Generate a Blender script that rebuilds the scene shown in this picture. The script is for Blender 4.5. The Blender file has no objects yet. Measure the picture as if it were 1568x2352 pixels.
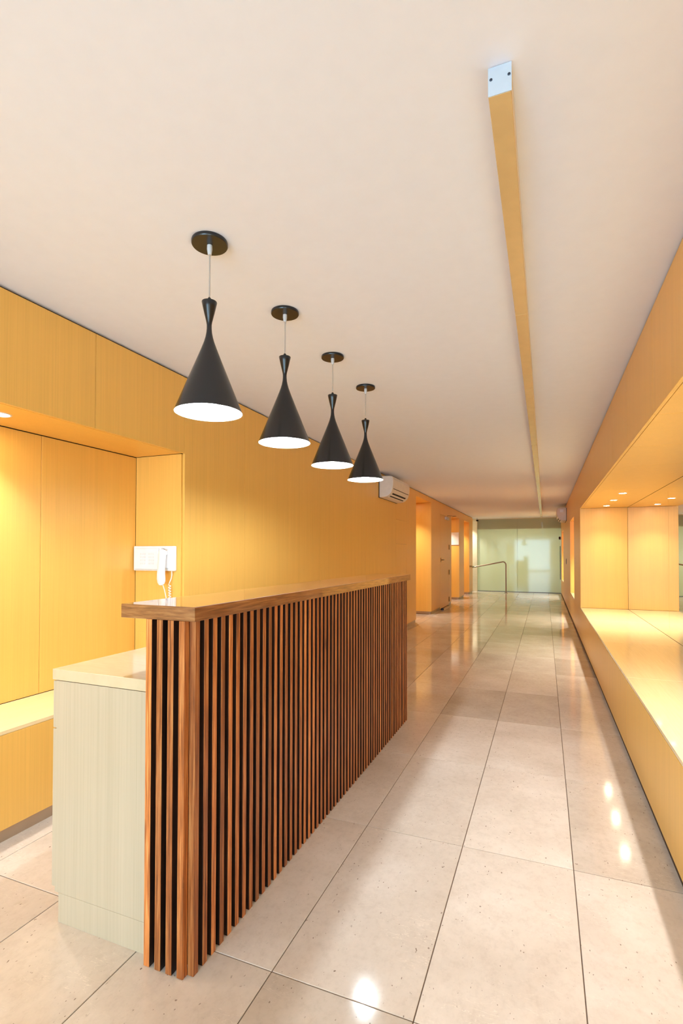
import bpy, bmesh, math, random
from mathutils import Vector, Matrix
random.seed(7)
S = bpy.context.scene
C = S.collection

# ------------------------------------------------------------------ camera, sky, daylight, exposure
F_PX, W_PX, H_PX = 1160.25, 1568, 2352
YAW, PITCH, ROLL = 0.3827, 0.0160, 0.0019
cam_d = bpy.data.cameras.new('camera')
cam = bpy.data.objects.new('camera', cam_d); C.objects.link(cam)
cam_d.sensor_fit = 'VERTICAL'; cam_d.sensor_height = 36.0
cam_d.lens = 36.0 * F_PX / H_PX
cam_d.shift_y = (1252.3 - H_PX / 2) / H_PX
cam_d.clip_start = 0.02; cam_d.clip_end = 200
cam.matrix_world = (Matrix.Translation((0, 0, 1.3)) @ Matrix.Rotation(YAW, 4, 'Z')
                    @ Matrix.Rotation(math.pi / 2 + PITCH, 4, 'X') @ Matrix.Rotation(ROLL, 4, 'Z'))
S.camera = cam

world = bpy.data.worlds.new('sky'); S.world = world; world.use_nodes = True
world.node_tree.nodes['Background'].inputs[0].default_value = (0.80, 0.88, 1.0, 1)
world.node_tree.nodes['Background'].inputs[1].default_value = 1.2

def lamp(name, kind, loc, power, colour, rot=(0, 0, 0), **kw):
    d = bpy.data.lights.new(name, kind); d.energy = power; d.color = colour
    for k, v in kw.items(): setattr(d, k, v)
    o = bpy.data.objects.new(name, d); C.objects.link(o); o.location = loc; o.rotation_euler = rot
    return o

# daylight through the street entrance behind the camera
DAY_W = 248
lamp('daylight_entrance', 'AREA', (-0.9, -4.72, 1.22), DAY_W, (0.48, 0.77, 1.0), (math.pi / 2, 0, 0),
     shape='RECTANGLE', size=2.5, size_y=2.3)

WARM = (1.0, 0.96, 0.84)          # lamps deep in the corridor
COOL = (0.95, 0.97, 1.0)          # lamps near the entrance
NICHE_R_W, NICHE_L_W, ALCOVE_W = 118, 38, 128
BULB_STRENGTH = 520.0
BACK_W = 92
NICHE_RN_W, FAR_W = 52, 240

# lamp added behind the far glass: daylight of an unseen, assumed hall
lamp('far_glass_backlight', 'AREA', (-0.85, 19.6, 1.1), BACK_W, (0.92, 0.97, 1.0), (-math.pi / 2, 0, 0),
     shape='RECTANGLE', size=2.6, size_y=2.0)

S.view_settings.view_transform = 'Standard'; S.view_settings.look = 'None'
S.view_settings.gamma = 1.0; S.view_settings.use_curve_mapping = False
S.view_settings.exposure = 0.26
S.cycles.diffuse_bounces = 7; S.cycles.max_bounces = 14

# ------------------------------------------------------------------ dimensions
H = 2.504
XL, XR = -2.255, 0.486
ZS, ZT = 0.500, 1.972
XM, XB = 1.108, -2.665
YE, YR = 2.750, 8.29
YF, YG = -4.8, 18.10

# ------------------------------------------------------------------ materials
def lin(r, g, b):
    f = lambda c: (c / 255 / 12.92) if c / 255 <= 0.04045 else ((c / 255 + 0.055) / 1.055) ** 2.4
    return (f(r), f(g), f(b), 1)

class NT:
    def __init__(self, name):
        self.m = bpy.data.materials.new(name); self.m.use_nodes = True
        self.t = self.m.node_tree; self.b = self.t.nodes['Principled BSDF']
    def n(self, kind, **kw):
        x = self.t.nodes.new(kind)
        for k, v in kw.items(): setattr(x, k, v)
        return x
    def l(self, a, b): self.t.links.new(a, b)
    def set(self, **kw):
        for k, v in kw.items(): self.b.inputs[k.replace('_', ' ')].default_value = v
        return self
    def noise(self, scale3, detail=3, rough=0.55, off=None):
        g = self.n('ShaderNodeNewGeometry')
        mp = self.n('ShaderNodeMapping'); mp.inputs['Scale'].default_value = scale3
        src = g.outputs['Position']
        if off is not None:
            ad = self.n('ShaderNodeVectorMath', operation='ADD'); self.l(src, ad.inputs[0]); self.l(off, ad.inputs[1]); src = ad.outputs[0]
        self.l(src, mp.inputs['Vector'])
        nz = self.n('ShaderNodeTexNoise'); nz.inputs['Scale'].default_value = 1.0
        nz.inputs['Detail'].default_value = detail; nz.inputs['Roughness'].default_value = rough
        self.l(mp.outputs[0], nz.inputs['Vector'])
        return nz.outputs['Fac']
    def ramp(self, fac, stops):
        r = self.n('ShaderNodeValToRGB')
        e = r.color_ramp.elements
        e[0].position, e[0].color = stops[0]; e[1].position, e[1].color = stops[-1]
        for p, c in stops[1:-1]:
            x = e.new(p); x.color = c
        self.l(fac, r.inputs[0]); return r.outputs[0]
    def mix(self, fac, a, b, mode='MIX'):
        x = self.n('ShaderNodeMix', data_type='RGBA', blend_type=mode)
        for v, s in ((fac, 0), (a, 6), (b, 7)):
            if isinstance(v, (int, float)): x.inputs[s].default_value = v
            elif isinstance(v, tuple): x.inputs[s].default_value = v
            else: self.l(v, x.inputs[s])
        return x.outputs[2]
    def bump(self, h, strength, dist):
        b = self.n('ShaderNodeBump'); b.inputs['Strength'].default_value = strength; b.inputs['Distance'].default_value = dist
        self.l(h, b.inputs['Height']); self.l(b.outputs[0], self.b.inputs['Normal'])

def plain(name, rgb, rough=0.5, metal=0.0, emit=None, strength=0.0, coat=0.0, var=0.04):
    t = NT(name); t.set(Roughness=rough, Metallic=metal, Coat_Weight=coat)
    f = t.noise((14, 14, 14), 3)
    c = lin(*rgb); k = lambda s: (min(1, c[0] * s), min(1, c[1] * s), min(1, c[2] * s), 1)
    t.l(t.ramp(f, [(0.3, k(1 - var)), (0.7, k(1 + var))]), t.b.inputs['Base Color'])
    if emit:
        t.b.inputs['Emission Color'].default_value = lin(*emit); t.b.inputs['Emission Strength'].default_value = strength
    return t.m

def laminate(name, rgb, rough, grain=0.10, coat=0.0, axes=(150, 150, 1.6)):
    t = NT(name); t.set(Roughness=rough, Coat_Weight=coat, Coat_Roughness=0.06)
    c = lin(*rgb); k = lambda s: (min(1, c[0] * s), min(1, c[1] * s), min(1, c[2] * s ** 1.3), 1)
    f1 = t.noise(axes, 2); f2 = t.noise(tuple(a * 0.12 for a in axes), 2)
    a = t.ramp(f1, [(0.30, k(1 - grain)), (0.5, k(1)), (0.72, k(1 + grain * .8))])
    b = t.ramp(f2, [(0.3, (0.965, 0.965, 0.96, 1)), (0.7, (1, 1, 1, 1))])
    t.l(t.mix(1.0, a, b, 'MULTIPLY'), t.b.inputs['Base Color'])
    return t.m

def timber(name, dark, mid, light, axes, rough=0.42, coat=0.0, spread=0.75, knots=True):
    t = NT(name); t.set(Roughness=rough, Coat_Weight=coat, Coat_Roughness=0.03)
    oi = t.n('ShaderNodeObjectInfo')
    off = t.n('ShaderNodeVectorMath', operation='SCALE'); off.inputs[0].default_value = (37, 11, 23)
    t.l(oi.outputs['Random'], off.inputs['Scale'])
    f1 = t.noise(axes, 5, 0.6, off.outputs[0])
    f2 = t.noise(tuple(a * 0.25 for a in axes), 3, 0.5, off.outputs[0])
    col = t.ramp(f1, [(0.28, lin(*dark)), (0.5, lin(*mid)), (0.72, lin(*light))])
    sh = t.ramp(f2, [(0.3, (0.62, 0.55, 0.5, 1)), (0.62, (1, 1, 1, 1))])
    col = t.mix(0.8, col, sh, 'MULTIPLY')
    if knots:
        kz = t.noise((26, 26, 5), 1, 0.4, off.outputs[0])
        kc = t.ramp(kz, [(0.0, (1, 1, 1, 1)), (0.70, (1, 1, 1, 1)), (0.80, (0.30, 0.22, 0.18, 1))])
        col = t.mix(1.0, col, kc, 'MULTIPLY')
    rnd = t.ramp(oi.outputs['Random'], [(0.0, (1 - spread * .55, 1 - spread * .60, 1 - spread * .62, 1)), (0.35, (0.85, 0.80, 0.78, 1)),
                                         (0.7, (1.05, 1.0, 0.95, 1)), (1.0, (1.45, 1.45, 1.5, 1))])
    col = t.mix(1.0, col, rnd, 'MULTIPLY')
    t.l(col, t.b.inputs['Base Color'])
    t.bump(f1, 0.15, 0.001)
    return t.m

def stone(name):
    t = NT(name); t.set(Roughness=0.09, IOR=1.5)
    oi = t.n('ShaderNodeObjectInfo')
    off = t.n('ShaderNodeVectorMath', operation='SCALE'); off.inputs[0].default_value = (53, 17, 5)
    t.l(oi.outputs['Random'], off.inputs['Scale'])
    big = t.noise((2.2, 2.2, 2.2), 4, 0.6, off.outputs[0])
    fine = t.noise((38, 30, 38), 5, 0.7, off.outputs[0])
    col = t.ramp(big, [(0.3, lin(198, 184, 169)), (0.52, lin(209, 196, 182)), (0.72, lin(219, 208, 196))])
    fcol = t.ramp(fine, [(0.25, (0.86, 0.84, 0.82, 1)), (0.5, (1, 1, 1, 1)), (0.78, (1.07, 1.07, 1.07, 1))])
    col = t.mix(0.8, col, fcol, 'MULTIPLY')
    vein = t.noise((7, 26, 7), 3, 0.6, off.outputs[0])
    vc = t.ramp(vein, [(0.0, (0, 0, 0, 1)), (0.492, (0, 0, 0, 1)), (0.5, (0.45, 0.45, 0.45, 1)), (0.508, (0, 0, 0, 1)), (1, (0, 0, 0, 1))])
    vm = t.noise((3, 3, 3), 2, 0.5, off.outputs[0])
    vmask = t.ramp(vm, [(0.5, (0, 0, 0, 1)), (0.66, (1, 1, 1, 1))])
    vfac = t.mix(1.0, vc, vmask, 'MULTIPLY')
    col = t.mix(vfac, col, lin(244, 232, 214))
    pits = t.noise((120, 60, 120), 1, 0.3, off.outputs[0])
    pm = t.noise((9, 9, 9), 2, 0.5)
    pf = t.ramp(pits, [(0.0, (0, 0, 0, 1)), (0.735, (0, 0, 0, 1)), (0.77, (0.8, 0.8, 0.8, 1))])
    pmk = t.ramp(pm, [(0.42, (0, 0, 0, 1)), (0.58, (1, 1, 1, 1))])
    col = t.mix(t.mix(1.0, pf, pmk, 'MULTIPLY'), col, lin(104, 80, 66))
    rnd = t.ramp(oi.outputs['Random'], [(0.0, (0.80, 0.78, 0.75, 1)), (0.3, (0.93, 0.92, 0.91, 1)), (1.0, (1.03, 1.03, 1.03, 1))])
    col = t.mix(1.0, col, rnd, 'MULTIPLY')
    t.l(col, t.b.inputs['Base Color'])
    rr = t.n('ShaderNodeMapRange'); rr.inputs['To Min'].default_value = 0.055; rr.inputs['To Max'].default_value = 0.12
    t.l(big, rr.inputs['Value']); t.l(rr.outputs[0], t.b.inputs['Roughness'])
    return t.m

M = dict(
    wall=laminate('honey_oak_laminate', (238, 187, 94), 0.34, 0.045),
    pale=laminate('pale_ash_laminate', (194, 178, 152), 0.30, 0.06),
    paletop=laminate('pale_ash_worktop', (210, 192, 158), 0.22, 0.05, 0.5, (20, 150, 20)),
    sill=laminate('pale_niche_sill', (243, 220, 170), 0.20, 0.04, 0.6, (150, 4, 150)),
    core=plain('dark_core_board', (74, 50, 28), 0.85),
    ceil=plain('matt_white_plaster', (230, 236, 254), 0.9, var=0.01),
    stone=stone('polished_beige_limestone'),
    grout=plain('dark_grout', (96, 74, 58), 0.9),
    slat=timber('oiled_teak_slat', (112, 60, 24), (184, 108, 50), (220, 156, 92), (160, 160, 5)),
    slatside=timber('gap_shade_slat_side', (30, 15, 8), (52, 27, 12), (74, 40, 18), (160, 160, 5), 0.6),  # teak sides coloured dark to put the shade of the gaps into them
    top=timber('polished_teak_top', (112, 68, 36), (158, 104, 60), (186, 134, 84), (13, 7, 120), 0.30, 1.0, 0.1, False),
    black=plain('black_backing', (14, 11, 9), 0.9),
    steel=plain('brushed_steel', (188, 168, 146), 0.38, 0.7),
    dsteel=plain('dark_handrail_steel', (150, 128, 106), 0.30, 0.9),
    lampblk=plain('satin_black_metal', (25, 26, 29), 0.25, 0.0),
    lampwhite=plain('white_enamel', (246, 246, 244), 0.5),
    cord=plain('grey_cable', (172, 164, 158), 0.5),
    bulb=plain('glowing_bulb', (255, 255, 255), 0.5, emit=(232, 246, 255), strength=BULB_STRENGTH),
    lens=plain('glowing_downlight_lens', (255, 255, 255), 0.4, emit=(255, 232, 196), strength=130.0),
    plastic=plain('white_plastic', (238, 238, 240), 0.38),
    plastic2=plain('light_grey_plastic', (205, 206, 210), 0.45),
    key=plain('pale_grey_key', (222, 222, 226), 0.5),
    acplastic=plain('ivory_plastic', (226, 216, 206), 0.42),
    dark=plain('dark_slot', (22, 15, 10), 0.7),
    alu=plain('bronze_tinted_aluminium', (238, 212, 156), 0.26, 0.6),
    alucap=plain('white_end_plate', (186, 198, 212), 0.4),
    screw=plain('dark_screw', (60, 66, 78), 0.4, 0.7),
    cream=plain('cream_paint', (230, 222, 190), 0.6),
    brass=plain('aged_brass', (120, 86, 40), 0.35, 0.8),
    red=plain('red_plastic', (150, 30, 24), 0.45),
    paper=plain('white_sign_board', (242, 238, 234), 0.6),
)
def glass_mat():
    t = NT('green_translucent_glass'); t.set(Roughness=0.05, IOR=1.52, Coat_Weight=0.0, Coat_Roughness=0.02)
    f = t.noise((0.7, 0.7, 0.5), 2)
    col = t.ramp(f, [(0.3, lin(205, 212, 182)), (0.7, lin(214, 220, 196))])
    t.l(col, t.b.inputs['Base Color'])
    tr = t.n('ShaderNodeBsdfTranslucent'); t.l(col, tr.inputs['Color'])
    mx = t.n('ShaderNodeMixShader'); mx.inputs[0].default_value = 0.45
    out = t.t.nodes['Material Output']
    t.l(t.b.outputs[0], mx.inputs[1]); t.l(tr.outputs[0], mx.inputs[2]); t.l(mx.outputs[0], out.inputs['Surface'])
    return t.m
def mirror_mat():
    t = NT('silvered_mirror'); t.set(Metallic=1.0, Roughness=0.015)
    f = t.noise((2, 2, 2), 2)
    t.l(t.ramp(f, [(0.3, (0.90, 0.89, 0.83, 1)), (0.7, (0.92, 0.91, 0.85, 1))]), t.b.inputs['Base Color'])
    return t.m
M['glass'] = glass_mat(); M['mirror'] = mirror_mat()

# ------------------------------------------------------------------ builders (all coordinates are world metres)
def origin(o):
    v = Vector((0, 0, 0))
    while o is not None:
        v += o.location; o = o.parent
    return v

def obj(name, bm, mat, parent=None, base=None, smooth=False):
    """link a bmesh built in world coordinates as one object; its origin goes to base (or the parent's origin)"""
    me = bpy.data.meshes.new(name)
    po = origin(parent) if parent else Vector((0, 0, 0))
    b = Vector(base) if base is not None else (po.copy() if parent else Vector((0, 0, 0)))
    bmesh.ops.translate(bm, verts=bm.verts, vec=-b)
    bmesh.ops.recalc_face_normals(bm, faces=bm.faces)
    if smooth:
        for f in bm.faces: f.smooth = True
    bm.to_mesh(me); bm.free()
    me.materials.append(mat)
    o = bpy.data.objects.new(name, me); C.objects.link(o)
    if parent: o.parent = parent
    o.location = b - po
    if smooth:
        me.set_sharp_from_angle(angle=math.radians(35))
    return o

def bx(bm, x0, x1, y0, y1, z0, z1, bev=0.0):
    r = bmesh.ops.create_cube(bm, size=1.0)
    vs = r['verts']
    for v in vs:
        v.co = Vector(((x0 + x1) / 2 + v.co.x * (x1 - x0), (y0 + y1) / 2 + v.co.y * (y1 - y0), (z0 + z1) / 2 + v.co.z * (z1 - z0)))
    if bev > 0:
        es = {e for v in vs for e in v.link_edges}
        bmesh.ops.bevel(bm, geom=list(es), offset=bev, segments=1, affect='EDGES')
    return bm

def box(*a, bev=0.0): return bx(bmesh.new(), *a, bev=bev)

def lathe(bm, prof, cx, cy, seg=48):
    rings = []
    for r, z in prof:
        if r < 1e-6: rings.append([bm.verts.new((cx, cy, z))])
        else: rings.append([bm.verts.new((cx + r * math.cos(2 * math.pi * i / seg), cy + r * math.sin(2 * math.pi * i / seg), z)) for i in range(seg)])
    for a, b in zip(rings, rings[1:]):
        for i in range(seg):
            j = (i + 1) % seg
            if len(a) == 1 and len(b) == 1: continue
            if len(a) == 1: bm.faces.new((a[0], b[i], b[j]))
            elif len(b) == 1: bm.faces.new((a[i], a[j], b[0]))
            else: bm.faces.new((a[i], a[j], b[j], b[i]))
    return bm

def tube(bm, pts, r, seg=10):
    pts = [Vector(p) for p in pts]; rings = []
    up = Vector((0.13, 0.31, 0.94)).normalized()
    for i, p in enumerate(pts):
        t = (pts[min(i + 1, len(pts) - 1)] - pts[max(i - 1, 0)]).normalized()
        a = t.cross(up)
        if a.length < 1e-3: a = t.cross(Vector((1, 0, 0)))
        a.normalize(); b = t.cross(a).normalized()
        rr = r[i] if isinstance(r, (list, tuple)) else r
        rings.append([bm.verts.new(p + a * rr * math.cos(2 * math.pi * k / seg) + b * rr * math.sin(2 * math.pi * k / seg)) for k in range(seg)])
    for u, w in zip(rings, rings[1:]):
        for k in range(seg):
            bm.faces.new((u[k], u[(k + 1) % seg], w[(k + 1) % seg], w[k]))
    bm.faces.new(rings[0][::-1]); bm.faces.new(rings[-1])
    return bm

def prism_y(bm, poly, y0, y1):
    """polygon of (x, z) points extruded along y"""
    a = [bm.verts.new((x, y0, z)) for x, z in poly]; b = [bm.verts.new((x, y1, z)) for x, z in poly]
    n = len(poly)
    for i in range(n): bm.faces.new((a[i], a[(i + 1) % n], b[(i + 1) % n], b[i]))
    bm.faces.new(a[::-1]); bm.faces.new(b)
    return bm

def thing(name, label, cat, loc, group=None):
    o = bpy.data.objects.new(name, None); C.objects.link(o); o.location = loc
    o.empty_display_size = 0.1
    return tag(o, label, cat, group)
def tag(o, label, cat, group=None):
    o['label'] = label; o['category'] = cat
    if group: o['group'] = group
    return o
def struct(name, bm, mat, label=None):
    o = obj(name, bm, mat); o['kind'] = 'structure'
    if label: o['label'] = label
    return o
def copy_tree(o, parent=None):
    c = o.copy(); C.objects.link(c)
    if parent: c.parent = parent
    for ch in list(o.children): copy_tree(ch, c)
    return c

# ------------------------------------------------------------------ floor, tile by tile
floor = struct('floor', box(-3.2, 1.2, YF, 20.0, -0.12, -0.0035), M['grout'])
T0, TW, R0, RP, GAP = 0.104, 0.4487, 1.396, 0.9064, 0.0032
tile_cache = {}
def tile(x0, x1, y0, y1):
    w, d = round(x1 - x0 - GAP, 4), round(y1 - y0 - GAP, 4)
    if w < 0.02 or d < 0.02: return
    key = (w, d)
    if key not in tile_cache:
        bm = box(-w / 2, w / 2, -d / 2, d / 2, -0.011, 0.0, bev=0.0012)
        me = bpy.data.meshes.new('tile'); bm.to_mesh(me); bm.free(); me.materials.append(M['stone']); tile_cache[key] = me
    o = bpy.data.objects.new('tile', tile_cache[key]); C.objects.link(o)
    o.parent = floor; o.location = ((x0 + x1) / 2, (y0 + y1) / 2, 0.0)
OPEN = [(9.37, 10.74, 2.39), (13.25, 14.54, 2.30), (15.45, 16.57, 2.30)]   # recesses in the left wall
for r in range(-7, 19):
    y0 = R0 + r * RP; y1 = min(y0 + RP, YG - 0.03)
    y0 = max(y0, YF)
    if y1 - y0 < 0.05: continue
    for c in range(-1, 6):
        x1 = T0 - c * TW; x0 = x1 - TW
        x1 = min(x1, XR + 0.018); x0 = max(x0, -2.30)
        tile(x0, x1, y0, y1)
for (a, b, _) in OPEN + [(17.4, 18.0, 0)]:
    m = (a + b) / 2
    for ya, yb in ((a + 0.02, m), (m, b - 0.02)):
        tile(-2.67, -2.30, ya, yb); tile(-3.05, -2.67, ya, yb)

# ------------------------------------------------------------------ ceiling
struct('ceiling', box(-3.2, 1.2, YF, 20.12, H, H + 0.15), M['ceil'])

# ------------------------------------------------------------------ walls
PT, G = 0.018, 0.0025          # panel thickness, joint
ZB, ZC = 0.056, H - 0.013      # panels start above the kick strip, stop below the ceiling
def pan_x(parent, xs, into, y0, y1, z0, z1, mat=None, name='panel'):
    a, b = sorted((xs, xs + into * PT))
    return obj(name, box(a, b, y0 + G / 2, y1 - G / 2, z0 + G / 2, z1 - G / 2, bev=0.0008), mat or M['wall'], parent)
def pan_y(parent, ys, into, x0, x1, z0, z1, mat=None, name='panel'):
    a, b = sorted((ys, ys + into * PT))
    return obj(name, box(x0 + G / 2, x1 - G / 2, a, b, z0 + G / 2, z1 - G / 2, bev=0.0008), mat or M['wall'], parent)
def pan_z(parent, zs, into, x0, x1, y0, y1, mat=None, name='panel'):
    a, b = sorted((zs, zs + into * PT))
    return obj(name, box(x0 + G / 2, x1 - G / 2, y0 + G / 2, y1 - G / 2, a, b, bev=0.0008), mat or M['wall'], parent)

# ---- left wall: core, then panels
E_ = 0.0205
bm = bmesh.new()
xf = XL - E_
bx(bm, -3.2, XB - E_, YF, YE + E_, 0, H)                              # behind the desk niche
bx(bm, XB - E_, xf, YF, YE + E_, 0, ZS - E_)                           # ledge
bx(bm, XB - E_, xf, YF, YE + E_, ZT + E_, H)                           # bulkhead
ys = YE + E_
for (a, b, top) in OPEN:
    bx(bm, -3.2, xf, ys, a - E_, 0, H)
    bx(bm, -3.2, xf, a - E_, b + E_, top + E_, H)
    bx(bm, -3.2, -3.06, a - E_, b + E_, 0, top + E_)
    ys = b + E_
bx(bm, -3.2, xf, ys, 17.4, 0, H)
wl = struct('wall_left', bm, M['core'], 'honey laminate panelled wall with a lit niche behind the desk')
# fascia over the niche, ledge front, niche back, soffit, ledge top, return
fy = [YF + .02, -3.1, -1.65, -0.92, -0.18, 0.55, 1.29, 2.03, YE + 0.012]
for a, b in zip(fy, fy[1:]): pan_x(wl, XL, -1, a, b, ZT, ZC)
ly = [YF + .02, -1.2, 0.5, YE + 0.012]
for a, b in zip(ly, ly[1:]): pan_x(wl, XL, -1, a, b, ZB, ZS - PT)
by = [YF + .02, -1.65, -0.18, 1.29, 2.03, YE]
for a, b in zip(by, by[1:]): pan_x(wl, XB, -1, a, b, ZS + 0.001, ZT - 0.003)
sy = [YF + .02, -1.0, 0.9, YE - 0.0]
for a, b in zip(sy, sy[1:]):
    pan_z(wl, ZT, 1, XB + 0.001, XL - PT, a, b)
    pan_z(wl, ZS, -1, XB, XL, a, b, M['sill'], 'ledge_board')
pan_y(wl, YE, 1, XB, XL - PT, ZS + 0.001, ZT - 0.001)
o = obj('access_flap', box(-2.635, -2.42, YE - 0.004, YE - 0.0005, 0.52, 0.755, bev=0.001), M['wall'], wl)
# plain stretch beyond the niche
jy = [YE + 0.012, 3.50, 5.00, 6.50, 7.985]
for a, b in zip(jy, jy[1:]): pan_x(wl, XL, -1, a, b, ZB, ZC)
pan_x(wl, XL, -1, 7.985, 8.655, ZB, 1.458); pan_x(wl, XL, -1, 7.985, 8.655, 1.458, 1.86, name='access_panel'); pan_x(wl, XL, -1, 7.985, 8.655, 1.86, ZC)
pan_x(wl, XL, -1, 8.655, 9.37, ZB, ZC)
for i, (a, b, top) in enumerate(OPEN):
    pan_x(wl, XL, -1, a, b, top, ZC)                                   # lintel
    pan_z(wl, top, 1, -3.06, XL - PT, a, b)                            # soffit
    pan_y(wl, b, 1, -3.06, XL - PT, ZB, top)                           # far jamb
    pan_y(wl, a, -1, -3.06, XL - PT, ZB, top)                          # near jamb
    pan_x(wl, -3.04, -1, a, b, ZB, top)                                # back
D0, D1, DZ = 11.735, 12.865, 2.215
pan_x(wl, XL, -1, 10.74, D0 - 0.004, ZB, ZC); pan_x(wl, XL, -1, D0 - 0.004, D1 + 0.004, DZ + 0.004, ZC)
pan_x(wl, XL, -1, D1 + 0.004, 13.25, ZB, ZC)
pan_x(wl, XL, -1, 14.54, 15.45, ZB, ZC); pan_x(wl, XL, -1, 16.57, 17.4, ZB, ZC)
# steel kick strips
def kick(bm, x0, x1, y0, y1): bx(bm, x0, x1, y0, y1, 0, ZB - 0.001)
bm = bmesh.new()
kx = XL - 0.012
kick(bm, kx - 0.008, kx, YF + 0.02, OPEN[0][0] - 0.012)
for (a, b, top), nxt in zip(OPEN, (D0, OPEN[2][0], 17.4)):
    kick(bm, kx - 0.008, kx, b + 0.012, nxt - 0.012)
    kick(bm, -3.03, kx, b + 0.012, b + 0.020)
kick(bm, kx - 0.008, kx, D1 + 0.012, OPEN[1][0] - 0.012)
bl = struct('baseboard_left', bm, M['steel'])
# service door in the left wall
bm = box(XL - 0.040, XL, D0, D1, 0.012, DZ, bev=0.001)
door = obj('door_1', bm, M['wall'], base=(XL - 0.02, (D0 + D1) / 2, 0.012)); door['kind'] = 'structure'
door['label'] = 'flush laminate service door between the first and second wall recesses'
bm = bmesh.new()
for s in (0,):
    bx(bm, XL, XL + 0.006, D0 + 0.055, D0 + 0.105, 1.10, 1.20, bev=0.002)
    tube(bm, [(XL + 0.004, D0 + 0.08, 1.15), (XL + 0.05, D0 + 0.08, 1.15)], 0.009)
    tube(bm, [(XL + 0.05, D0 + 0.075, 1.15), (XL + 0.055, D0 + 0.14, 1.152), (XL + 0.054, D0 + 0.20, 1.148)], 0.010)
obj('door_handle', bm, M['brass'], door, smooth=True)
for z in (0.15, 0.83, 1.46):
    bm = tube(bmesh.new(), [(XL + 0.008, D1 + 0.002, z - 0.06), (XL + 0.008, D1 + 0.002, z + 0.06)], 0.011)
    obj('hinge', bm, M['brass'], door, smooth=True)
bm = bmesh.new(); bx(bm, XL, XL + 0.055, 12.30, 12.62, 2.125, 2.195, bev=0.008)
cl = obj('door_closer', bm, M['plastic2'], door)
bm = tube(bmesh.new(), [(XL + 0.04, 12.45, 2.195), (XL + 0.045, 12.45, 2.225), (XL + 0.20, 12.75, 2.232), (XL + 0.03, 13.15, 2.235)], 0.008)
obj('closer_arm', bm, M['dsteel'], cl)
bm = bmesh.new(); lathe(bm, [(0, 0), (0.035, 0), (0.035, 0.03), (0.02, 0.045), (0, 0.047)], XL + 0.06, 11.68, 20)
tag(obj('door_stop', bm, M['screw'], base=(XL + 0.06, 11.68, 0), smooth=True), 'small dark door stop on the floor beside the service door', 'door stop')

# ---- right wall
NR = [(YF, YR), (10.0, 11.45), (15.75, 17.05)]
bm = bmesh.new(); xf = XR + E_
bx(bm, XM + 0.012, 1.2, YF, YG, 0, H)
bx(bm, xf, XM + 0.012, YF, YG, 0, ZS - E_)
bx(bm, xf, XM + 0.012, YF, YG, ZT + E_, H)
for a, b in ((YR, 10.0), (11.45, 15.75), (17.05, YG)):
    bx(bm, xf, XM + 0.012, a + E_, b - (E_ if b < YG else 0), ZS - E_, ZT + E_)
wr = struct('wall_right', bm, M['core'], 'honey laminate panelled wall with a long mirror backed niche')
ZBR = 0.036
jr = [YF + .02, -2.0, -0.4, 0.41, 1.21, 2.01, 2.82, 3.62, 4.40, 5.2, 6.0, 6.8, 7.6, YR + 0.001]
up = [0, 1, 3, 5, 6, 7, 8, 10, 12, 13]
for i, j in zip(up, up[1:]):
    pan_x(wr, XR, 1, jr[i], jr[j], ZT, ZC)
    pan_z(wr, ZT, 1, XR + PT, XM, jr[i], jr[j])
lo = [YF + .02, -1.5, 0.4, 2.10, 3.745, 5.19, 6.8, YR + 0.001]
for a, b in zip(lo, lo[1:]):
    pan_x(wr, XR, 1, a, b, ZBR, ZS - PT)
    pan_z(wr, ZS, -1, XR, XM, a, b, M['sill'], 'sill_board')
pan_y(wr, YR, 1, XR, XM, ZS + 0.001, ZT - 0.001)
for (a, b) in ((YR + 0.001, 10.0), (11.45, 13.3), (13.3, 15.75), (17.05, YG - 0.03)):
    pan_x(wr, XR, 1, a, b, ZBR, ZC)
for a, b in NR[1:]:
    pan_x(wr, XR, 1, a, b, ZBR, ZS - PT); pan_x(wr, XR, 1, a, b, ZT, ZC)
    pan_z(wr, ZT, 1, XR + PT, XM, a, b); pan_z(wr, ZS, -1, XR, XM, a, b, M['sill'], 'sill_board')
    pan_y(wr, b, 1, XR + PT, XM, ZS, ZT); pan_y(wr, a, -1, XR + PT, XM, ZS, ZT)
    pan_x(wr, XM, -1 if False else 1, a, b, ZS, ZT)
my = [YF + .02, -2.06, 0.53, 3.12, 5.71, YR]
for a, b in zip(my, my[1:]):
    obj('mirror_pane', box(XM, XM + 0.006, a + 0.0015, b - 0.0015, ZS + 0.0012, ZT - 0.0015, bev=0.001), M['mirror'], wr)
struct('baseboard_right', box(XR + 0.008, XR + 0.016, YF + .02, YG - 0.03, 0, ZBR - 0.001), M['core'])

# ---- front wall (behind the camera) with the open street entrance
bm = bmesh.new()
bx(bm, -3.2, -2.2, YF - 0.12, YF, 0, H); bx(bm, 0.42, 1.2, YF - 0.12, YF, 0, H); bx(bm, -2.2, 0.42, YF - 0.12, YF, 2.42, H)
struct('wall_front', bm, M['cream'])

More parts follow.
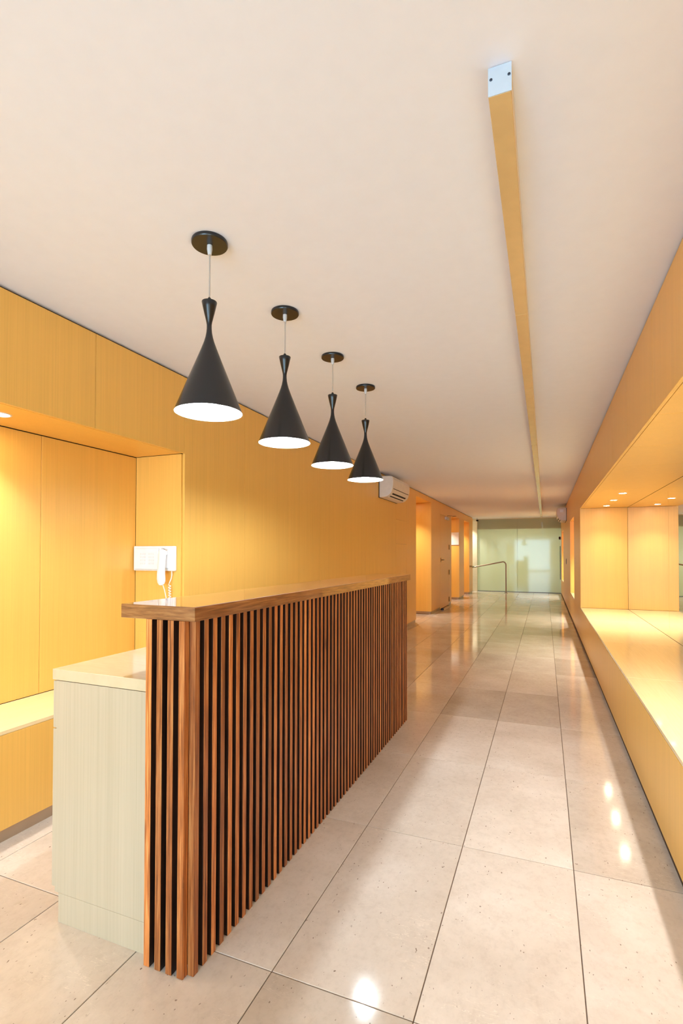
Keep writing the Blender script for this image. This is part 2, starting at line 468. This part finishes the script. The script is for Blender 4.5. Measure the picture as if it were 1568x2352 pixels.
# ---- far end: green glass wall, cream return, stair opening
bm = bmesh.new()
bx(bm, -3.2, 1.2, 20.0, 20.12, 0, H); bx(bm, -3.2, -3.06, 18.1, 20.0, 0, H); bx(bm, 1.06, 1.2, 18.1, 20.0, 0, H)
bx(bm, -3.06, -2.18, YG + 0.0005, YG + 0.12, 0, H); bx(bm, XR + 0.002, 1.06, YG + 0.0005, YG + 0.12, 0, H)
struct('wall_back', bm, M['cream'])
struct('trim_3', box(-2.18, XR + 0.002, YG + 0.03, YG + 0.30, 2.13, H), M['core'], 'dark lintel beam behind the top of the green glass')
gw = thing('glass_partition', 'pale green glass partition closing the far end of the corridor', 'glass wall', (-0.85, YG, 0))
for a, b in ((-2.1795, -0.8660), (-0.8645, XR - 0.0005)):
    obj('pane', box(a, b, YG, YG + 0.012, 0.012, H - 0.022, bev=0.001), M['glass'], gw)
obj('seam_light_stop', box(-0.8670, -0.8635, YG + 0.0125, YG + 0.017, 0.012, H - 0.022), M['screw'], gw)  # dark strip added behind the pane seam to stop the backlight leaking
obj('channel', box(-2.179, XR, YG - 0.004, YG + 0.013, 0.0005, 0.0115), M['screw'], gw)
obj('channel', box(-2.179, XR, YG - 0.006, YG + 0.013, H - 0.021, H - 0.001), M['cream'], gw)
obj('pull_bar', box(XR - 0.030, XR - 0.012, YG - 0.03, YG - 0.001, 0.45, 1.55, bev=0.003), M['dark'], gw)
struct('trim_1', box(-3.06, -2.18, 18.00, 18.10, 0, H - 0.001), M['cream'], 'cream painted pier at the left end of the glass')
struct('trim_2', box(-3.2, -3.06, 17.4, 18.10, 0, H), M['cream'])
dv = thing('alarm_box', 'tiny red and black alarm box at the right end of the glass', 'alarm', (XR - 0.03, YG - 0.03, 1.77))
obj('housing', box(XR - 0.062, XR - 0.001, YG - 0.03, YG - 0.001, 1.77, 1.86, bev=0.003), M['dark'], dv)
obj('button', box(XR - 0.040, XR - 0.012, YG - 0.036, YG - 0.0305, 1.80, 1.84, bev=0.003), M['red'], dv)
sc_ = thing('security_camera', 'small dark security camera near the ceiling left of the glass', 'camera', (-2.13, 17.6, H))
obj('bracket', tube(bmesh.new(), [(-2.13, 17.6, H), (-2.13, 17.6, H - 0.05), (-2.12, 17.58, H - 0.07)], 0.012), M['plastic2'], sc_)
obj('body', tube(bmesh.new(), [(-2.14, 17.63, H - 0.075), (-2.12, 17.56, H - 0.085), (-2.11, 17.52, H - 0.09)], [0.03, 0.034, 0.034]), M['dark'], sc_)

# ------------------------------------------------------------------ reception counter
ct = thing('reception_counter', 'teak slatted reception counter with a thick polished top', 'counter', (-1.09, 2.58, 0))
CT_, CB_ = 1.1346, 1.0902
CN, CF, CXL, CXR = 1.262, 3.922, -1.282, -0.9892
obj('countertop', box(CXL, CXR, CN, CF, CB_, CT_, bev=0.0015), M['top'], ct)
SW = 0.0228
SD = 0.046
slat_mesh = {}
def slat(x, y, w, d):
    """one teak batten of section w x d, (x, y) is its corner with the least x and y"""
    if (w, d) not in slat_mesh:
        bm = box(0, w, 0, d, 0, CB_ - 0.001, bev=0.0009)
        me = bpy.data.meshes.new('slat'); bm.to_mesh(me); bm.free()
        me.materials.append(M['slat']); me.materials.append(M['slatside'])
        if w != d:                                   # the two long sides inside the gaps, painted dark as shade
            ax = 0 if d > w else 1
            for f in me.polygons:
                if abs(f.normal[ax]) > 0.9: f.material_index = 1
        slat_mesh[(w, d)] = me
    o = bpy.data.objects.new('slat', slat_mesh[(w, d)]); C.objects.link(o); o.parent = ct
    po = origin(ct); o.location = (x - po.x, y - po.y, 0.0005)
SN = 1.264
for k in range(4): slat(-1.179 + 0.043 * k, SN, SW, SD if k < 3 else SW)
NSL = 58
for k in range(NSL):
    d = SW if k == 0 else SD
    slat(-1.0038 - d, 1.286 + k * (3.872 - SW - 1.286) / (NSL - 1), d, SW)
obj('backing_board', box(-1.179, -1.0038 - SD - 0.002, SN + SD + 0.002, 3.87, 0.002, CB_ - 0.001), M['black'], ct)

# ------------------------------------------------------------------ desk behind the counter
dk = thing('reception_desk', 'pale laminate desk unit tucked behind the slatted counter', 'desk', (-1.42, 2.6, 0))
DX, DN, DF, DR = -1.6334, 1.2973, 3.86, -1.1835
obj('worktop', box(DX, DR, DN - 0.001, DF, 0.8475, 0.8857, bev=0.0012), M['paletop'], dk)
obj('carcass', box(DX + 0.020, DR, DN, DF - 0.005, 0.103, 0.8455, bev=0.0008), M['pale'], dk)
obj('plinth', box(DX + 0.038, DR, DN + 0.0005, DF - 0.01, 0.0, 0.1022, bev=0.0008), M['pale'], dk)
for k in range(5):
    a = DN + 0.003 + k * 0.51; b = a + 0.507
    obj('drawer', box(DX + 0.001, DX + 0.019, a, b, 0.677, 0.843, bev=0.001), M['pale'], dk)
    obj('cupboard_door', box(DX + 0.001, DX + 0.019, a, b, 0.118, 0.673, bev=0.001), M['pale'], dk)

# ------------------------------------------------------------------ pendant lamps
PX, P0, PD = -1.197, 1.6038, 0.6097
def make_pendant(x, y, label):
    zr = 1.8467
    t = thing('pendant_lamp', label, 'pendant lamp', (x, y, zr), 'black pendant lamps over the counter')
    lathe_ = lambda prof, n, mat, par=t, seg=56: obj(n, lathe(bmesh.new(), prof, x, y, seg), mat, par, smooth=True)
    lathe_([(0, H), (0.068, H - 0.0005), (0.069, H - 0.004), (0.069, H - 0.012), (0.067, H - 0.015), (0, H - 0.0155)], 'canopy', M['lampblk'])
    lathe_([(0, H - 0.013), (0.010, H - 0.0155), (0.0105, H - 0.030), (0.007, H - 0.052), (0, H - 0.053)], 'cord_grip', M['plastic2'], t, 20)
    cz = zr + 0.443
    obj('cord', tube(bmesh.new(), [(x, y, H - 0.05), (x + 0.0006, y, (H + cz) / 2), (x, y, cz)], 0.0029, 8), M['cord'], t, smooth=True)
    out = [(0.1285, 0.0), (0.104, 0.061), (0.0785, 0.125), (0.053, 0.188), (0.0375, 0.227), (0.0285, 0.250), (0.0200, 0.273), (0.0145, 0.292),
           (0.0110, 0.310), (0.0095, 0.326), (0.0094, 0.340), (0.0112, 0.352), (0.0150, 0.368), (0.0200, 0.388), (0.0245, 0.408), (0.0290, 0.4285), (0.0285, 0.4300), (0.0, 0.4310)]
    inn = [(0.1272, 0.0004), (0.102, 0.061), (0.0768, 0.125), (0.0505, 0.188), (0.035, 0.227), (0.022, 0.243), (0.0, 0.246)]
    lathe_([(0.1272, zr)] + [(r, zr + z) for r, z in out], 'shade', M['lampblk'])
    sh = t.children[-1]
    lathe_([(r, zr + z) for r, z in inn], 'lining', M['lampwhite'], sh)
    lathe_([(0, zr + 0.43), (0.0075, zr + 0.431), (0.0075, zr + 0.441), (0.0045, zr + 0.447), (0, zr + 0.448)], 'ferrule', M['lampblk'], t, 20)
    b = []
    for i in range(13):
        a = math.pi * i / 12; b.append((0.030 * math.sin(a) if 0 < i < 12 else 0, zr + 0.036 - 0.030 * math.cos(a)))
    lathe_(b, 'bulb', M['bulb'], t, 24)
    return t
P_LAB = ['nearest and largest of the four black hourglass pendant lamps', 'second black hourglass pendant lamp from the camera',
         'third black hourglass pendant lamp from the camera, just before the last', 'farthest black hourglass pendant lamp, beside the wall air conditioner']
pend = make_pendant(PX, P0, P_LAB[0])
DROP = [-0.008, 0.0, -0.013, -0.018]
pends = [pend]
for k in range(1, 4):
    c = copy_tree(pend); c.location = (PX, P0 + PD * k, pend.location.z); c['label'] = P_LAB[k]; pends.append(c)
for k, t in enumerate(pends):                     # hung at slightly different heights
    for ch in t.children:
        if not ch.name.startswith(('canopy', 'cord')): ch.location.z += DROP[k]
        if ch.name.startswith('cord') and 'grip' not in ch.name and k > 0: pass

# ------------------------------------------------------------------ linear ceiling profile
fx = thing('ceiling_profile', 'long narrow bronze light profile running along the ceiling', 'ceiling light', (-0.0985, 9.0, H))
FL, FR, FN, FF, FZ = -0.1256, -0.071, 1.281, 16.65, 2.432
fj = [FN + 0.002, 2.52, 3.70, 6.04, 8.4, 10.7, 13.1, FF]
for a, b in zip(fj, fj[1:]):
    obj('profile_section', box(FL, FR, a + 0.0008, b - 0.0008, FZ, H - 0.0005, bev=0.001), M['alu'], fx)
obj('end_plate', box(FL - 0.0005, FR + 0.0005, FN - 0.0005, FN + 0.0015, FZ - 0.0005, H - 0.001), M['alucap'], fx)
for sx_, sz_ in ((-0.119, 2.4725), (-0.0765, 2.4725)):
    bm = lathe(bmesh.new(), [(0, 0), (0.0036, 0), (0.0036, 0.0012), (0.0024, 0.0020), (0, 0.0021)], 0, 0, 14)
    bmesh.ops.rotate(bm, verts=bm.verts, cent=(0, 0, 0), matrix=Matrix.Rotation(math.pi / 2, 3, 'X'))
    bmesh.ops.translate(bm, verts=bm.verts, vec=(sx_, FN - 0.0005, sz_))
    obj('screw', bm, M['screw'], fx, smooth=True)

# ------------------------------------------------------------------ recessed downlights
def make_downlight(x, y, z, label, group):
    t = thing('recessed_downlight', label, 'downlight', (x, y, z), group)
    obj('trim_ring', lathe(bmesh.new(), [(0.036, z + 0.002), (0.047, z - 0.0005), (0.046, z - 0.003), (0.038, z - 0.0035), (0.035, z - 0.001)], x, y, 32), M['plastic'], t, smooth=True)
    obj('lens', lathe(bmesh.new(), [(0, z - 0.001), (0.036, z - 0.001), (0.036, z + 0.001)], x, y, 32), M['lens'], t)
    return t
gR, gL, gA = 'downlights in the right niche', 'downlights in the left niche', 'downlights in the wall recesses'
_made = []
def dl(*a, **k): _made.append((a, k))
dl(0.800, 6.34, ZT, 'nearest of the three downlights at the far end of the right niche', gR, NICHE_R_W)
dl(0.800, 7.12, ZT, 'middle of the three downlights at the far end of the right niche', gR, NICHE_R_W)
dl(0.800, 7.92, ZT, 'downlight in the right niche closest to its end wall', gR, NICHE_R_W * 0.32)
for k, y in enumerate((1.6, 2.4, 3.2)):
    dl(0.800, y, ZT, ['first', 'second', 'third'][k] + ' downlight from the entrance in the right niche soffit', gR, NICHE_RN_W)
dl(-2.450, 1.65, ZT, 'downlight in the left niche at the left picture edge', gL, NICHE_L_W)
dl(-2.450, 0.87, ZT, 'downlight in the left niche, second from its end, out of frame', gL, NICHE_L_W)
dl(-2.450, 0.09, ZT, 'downlight in the left niche, third from its end, out of frame', gL, NICHE_L_W)
nth = ['first', 'second', 'third']
for k, (a, b, top) in enumerate(OPEN):
    dl(-2.62, (a + b) / 2 + 0.2, top, f'downlight in the soffit of the {nth[k]} left wall recess', gA, ALCOVE_W)
dl(-2.50, 17.62, H, 'added ceiling downlight brightening the cream pier left of the glass', 'downlights in the wall recesses', 220)  # extra lamp, added to light the otherwise dark pier and stair opening
for k, (a, b) in enumerate(NR[1:]):
    dl(0.800, (a + b) / 2, ZT, ['downlight in the second right hand niche', 'downlight in the last right hand niche by the glass'][k], gR, FAR_W)
# copies are taken from the bare fixture, before any beam is attached
base_dl = None
fixtures = []
for (a, k) in _made:
    x, y, z, label, group, power = a
    if base_dl is None:
        base_dl = make_downlight(x, y, z, label, group); t = base_dl
    else:
        t = copy_tree(base_dl); t.location = (x, y, z); t['label'] = label; t['group'] = group
    fixtures.append((t, power))
for t, power in fixtures:
    lamp('downlight_beam', 'SPOT', (t.location.x, t.location.y, t.location.z - 0.008), power, WARM if t.location.y > 4 else COOL,
         spot_size=math.radians(100 if power > 60 else 106), spot_blend=1.0, shadow_soft_size=0.03)

# ------------------------------------------------------------------ air conditioners
AC_PROF = [(0, 0), (0.075, 0.0), (0.120, 0.010), (0.158, 0.034), (0.190, 0.072), (0.208, 0.118), (0.215, 0.170), (0.217, 0.240), (0.212, 0.280), (0.195, 0.303), (0.165, 0.310), (0, 0.310)]
def air_con(x, sx, y0, y1, z0, label, near_emblem=False):
    t = thing('air_conditioner', label, 'air conditioner', (x, (y0 + y1) / 2, z0), 'wall air conditioners')
    P = lambda d, h: (x + sx * d, z0 + h)
    obj('casing', prism_y(bmesh.new(), [P(d + 0.001, h) for d, h in AC_PROF], y0 + 0.035, y1 - 0.035), M['acplastic'], t)
    for a, b in ((y0, y0 + 0.0345), (y1 - 0.0345, y1)):
        bm = prism_y(bmesh.new(), [P(d + 0.001, h) for d, h in AC_PROF], a, b)
        es = [e for e in bm.edges if all(abs(v.co.y - (y0 if a == y0 else y1)) < 1e-5 for v in e.verts) and max(abs(v.co.x - x) for v in e.verts) > 0.05]
        bmesh.ops.bevel(bm, geom=es, offset=0.012, segments=3, affect='EDGES', profile=0.5)
        obj('end_cap', bm, M['acplastic'], t, smooth=True)
    def strip(d0, h0, d1, h1, ya, yb, name, mat, th=0.003, par=t):
        n = Vector((h1 - h0, -(d1 - d0))).normalized() * th
        poly = [P(d0, h0), P(d1, h1), P(d1 + n.x, h1 + n.y), P(d0 + n.x, h0 + n.y)]
        return obj(name, prism_y(bmesh.new(), poly, ya, yb), mat, par)
    strip(0.1345, 0.018, 0.186, 0.066, y0 + 0.10, y1 - 0.12, 'outlet', M['dark'])
    strip(0.152, 0.030, 0.160, 0.038, y0 + 0.10, y1 - 0.12, 'louver', M['acplastic'], 0.010)
    strip(0.118, 0.0095, 0.1345, 0.018, y0 + 0.08, y1 - 0.10, 'louver', M['acplastic'], 0.006)
    strip(0.2095, 0.118, 0.2110, 0.126, y0 + 0.04, y1 - 0.05, 'panel_groove', M['dark'], 0.0015)
    strip(0.2155, 0.262, 0.2145, 0.268, y0 + 0.04, y1 - 0.05, 'panel_groove', M['plastic2'], 0.0015)
    obj('back_plate', box(min(x, x + sx * 0.010), max(x, x + sx * 0.010), y0 - 0.006, y1 + 0.006, z0 - 0.004, z0 + 0.30), M['dark'], t)
    if near_emblem:
        bm = box(x + sx * 0.07, x + sx * 0.15, y0 - 0.0012, y0 + 0.0005, z0 + 0.20, z0 + 0.27) if sx > 0 else box(x + sx * 0.15, x + sx * 0.07, y0 - 0.0012, y0 + 0.0005, z0 + 0.20, z0 + 0.27)
        obj('sticker', bm, M['plastic'], t)
    return t
air_con(XL, 1, 7.06, 8.02, 2.122, 'white wall air conditioner on the left panelled wall')
air_con(XR, -1, 13.2, 14.15, 2.095, 'white air conditioner on the right wall near the glass', True)

# ------------------------------------------------------------------ intercom phone on the niche return
ph = thing('intercom_phone', 'white wall intercom phone with keypad and hanging handset', 'phone', (-2.48, YE, 1.18))
yb = YE - 0.0005
obj('base', box(-2.656, -2.304, yb - 0.028, yb, 1.178, 1.347, bev=0.005), M['plastic'], ph)
kp = obj('keypad_panel', box(-2.640, -2.432, yb - 0.036, yb - 0.0285, 1.188, 1.330, bev=0.003), M['plastic'], ph)
obj('panel_shadow_gap', box(-2.6385, -2.4275, yb - 0.030, yb - 0.0282, 1.1825, 1.3315), M['plastic2'], ph)
for gx in (-2.587, -2.515):
    for r in range(4):
        for c in range(3):
            x0 = gx + c * 0.0175; z1 = 1.300 - r * 0.0215
            obj('key', box(x0, x0 + 0.0125, yb - 0.0385, yb - 0.0362, z1 - 0.014, z1, bev=0.001), M['key'], kp)
obj('cradle', box(-2.418, -2.332, yb - 0.036, yb - 0.0285, 1.195, 1.325, bev=0.006), M['plastic'], ph)
hs = []
bm = bmesh.new()
path = [(-2.372, -0.060, 1.326, .014), (-2.372, -0.064, 1.318, .026), (-2.373, -0.068, 1.290, .030), (-2.375, -0.070, 1.250, .028), (-2.379, -0.070, 1.205, .0285),
        (-2.381, -0.069, 1.160, .031), (-2.381, -0.067, 1.128, .033), (-2.380, -0.064, 1.105, .030), (-2.379, -0.061, 1.092, .022), (-2.378, -0.058, 1.087, .010)]
tube(bm, [(a, yb + b, c) for a, b, c, r in path], [r for *_, r in path], 20)
for v in bm.verts: v.co.y = (v.co.y - (yb - 0.066)) * 0.62 + (yb - 0.062)
hsO = obj('handset', bm, M['plastic'], ph, smooth=True)
obj('ear_cup', box(-2.392, -2.352, yb - 0.052, yb - 0.034, 1.285, 1.315, bev=0.004), M['plastic'], ph)
# cord: leaves the base, hangs in a coil down behind the counter, comes back straight to the handset
pts = [(-2.336, yb - 0.012, 1.180), (-2.333, yb - 0.014, 1.15), (-2.336, yb - 0.018, 1.125), (-2.346, yb - 0.022, 1.100), (-2.352, yb - 0.024, 1.085)]
n = 150
for i in range(n):
    u = i / (n - 1); z = 1.078 - u * 0.155; a = i / 12.5 * 2 * math.pi * 0.75
    pts.append((-2.343 + 0.006 * u + 0.0075 * math.cos(a), yb - 0.024 + 0.0075 * math.sin(a), z))
pts += [(-2.345, yb - 0.024, 0.905), (-2.355, yb - 0.026, 0.900), (-2.364, yb - 0.028, 0.908), (-2.364, yb - 0.030, 0.96), (-2.362, yb - 0.035, 1.00), (-2.367, yb - 0.045, 1.05), (-2.373, yb - 0.056, 1.09)]
obj('cord', tube(bmesh.new(), pts, 0.0030, 8), M['plastic'], ph, smooth=True)

# ------------------------------------------------------------------ far end details
hr = thing('handrail', 'bronze tube handrail rising from the floor before the glass', 'handrail', (-1.197, 17.521, 0))
px_, py_ = -1.197, 17.521
arc = [(px_, py_, 0.0), (px_, py_, 0.45), (px_, py_, 0.92)]
for i in range(1, 7):
    a = i / 6 * math.radians(80)
    arc.append((px_ - 0.11 * (1 - math.cos(a)), py_, 0.92 + 0.11 * math.sin(a)))
arc += [(-1.70, py_, 0.945), (-2.20, py_, 0.850), (-2.268, py_ - 0.03, 0.838)]
obj('rail', tube(bmesh.new(), arc, 0.021, 14), M['dsteel'], hr, smooth=True)
obj('floor_flange', lathe(bmesh.new(), [(0, 0.0005), (0.05, 0.0005), (0.05, 0.007), (0.024, 0.012), (0, 0.012)], px_, py_, 24), M['dsteel'], hr, smooth=True)
wrl = thing('wall_rail', 'short bronze rail fixed to the left wall end by the stairs', 'handrail', (XL, 17.05, 0.86))
obj('rail', tube(bmesh.new(), [(XL + 0.001, 16.66, 0.895), (XL + 0.05, 16.70, 0.893), (XL + 0.06, 17.0, 0.875), (XL + 0.05, 17.36, 0.850), (XL + 0.001, 17.39, 0.848)], 0.02, 12), M['dsteel'], wrl, smooth=True)

sg = thing('wall_sign', 'blank white sign on the yellow jamb of the second recess', 'sign', (-2.42, 14.54, 1.55))
obj('board', box(-2.58, -2.262, 14.524, 14.5385, 1.552, 1.90, bev=0.002), M['paper'], sg)
obj('edge', box(-2.575, -2.267, 14.526, 14.538, 1.540, 1.5515), M['plastic2'], sg)
sw = thing('switch_plate', 'dark grey switch plate on the right wall past the second niche', 'switch', (XR, 13.48, 1.04))
obj('plate', box(XR - 0.008, XR - 0.0002, 13.42, 13.54, 1.045, 1.18, bev=0.002), M['screw'], sw)
obj('rocker', box(XR - 0.0105, XR - 0.0082, 13.455, 13.505, 1.075, 1.15, bev=0.001), M['dark'], sw)
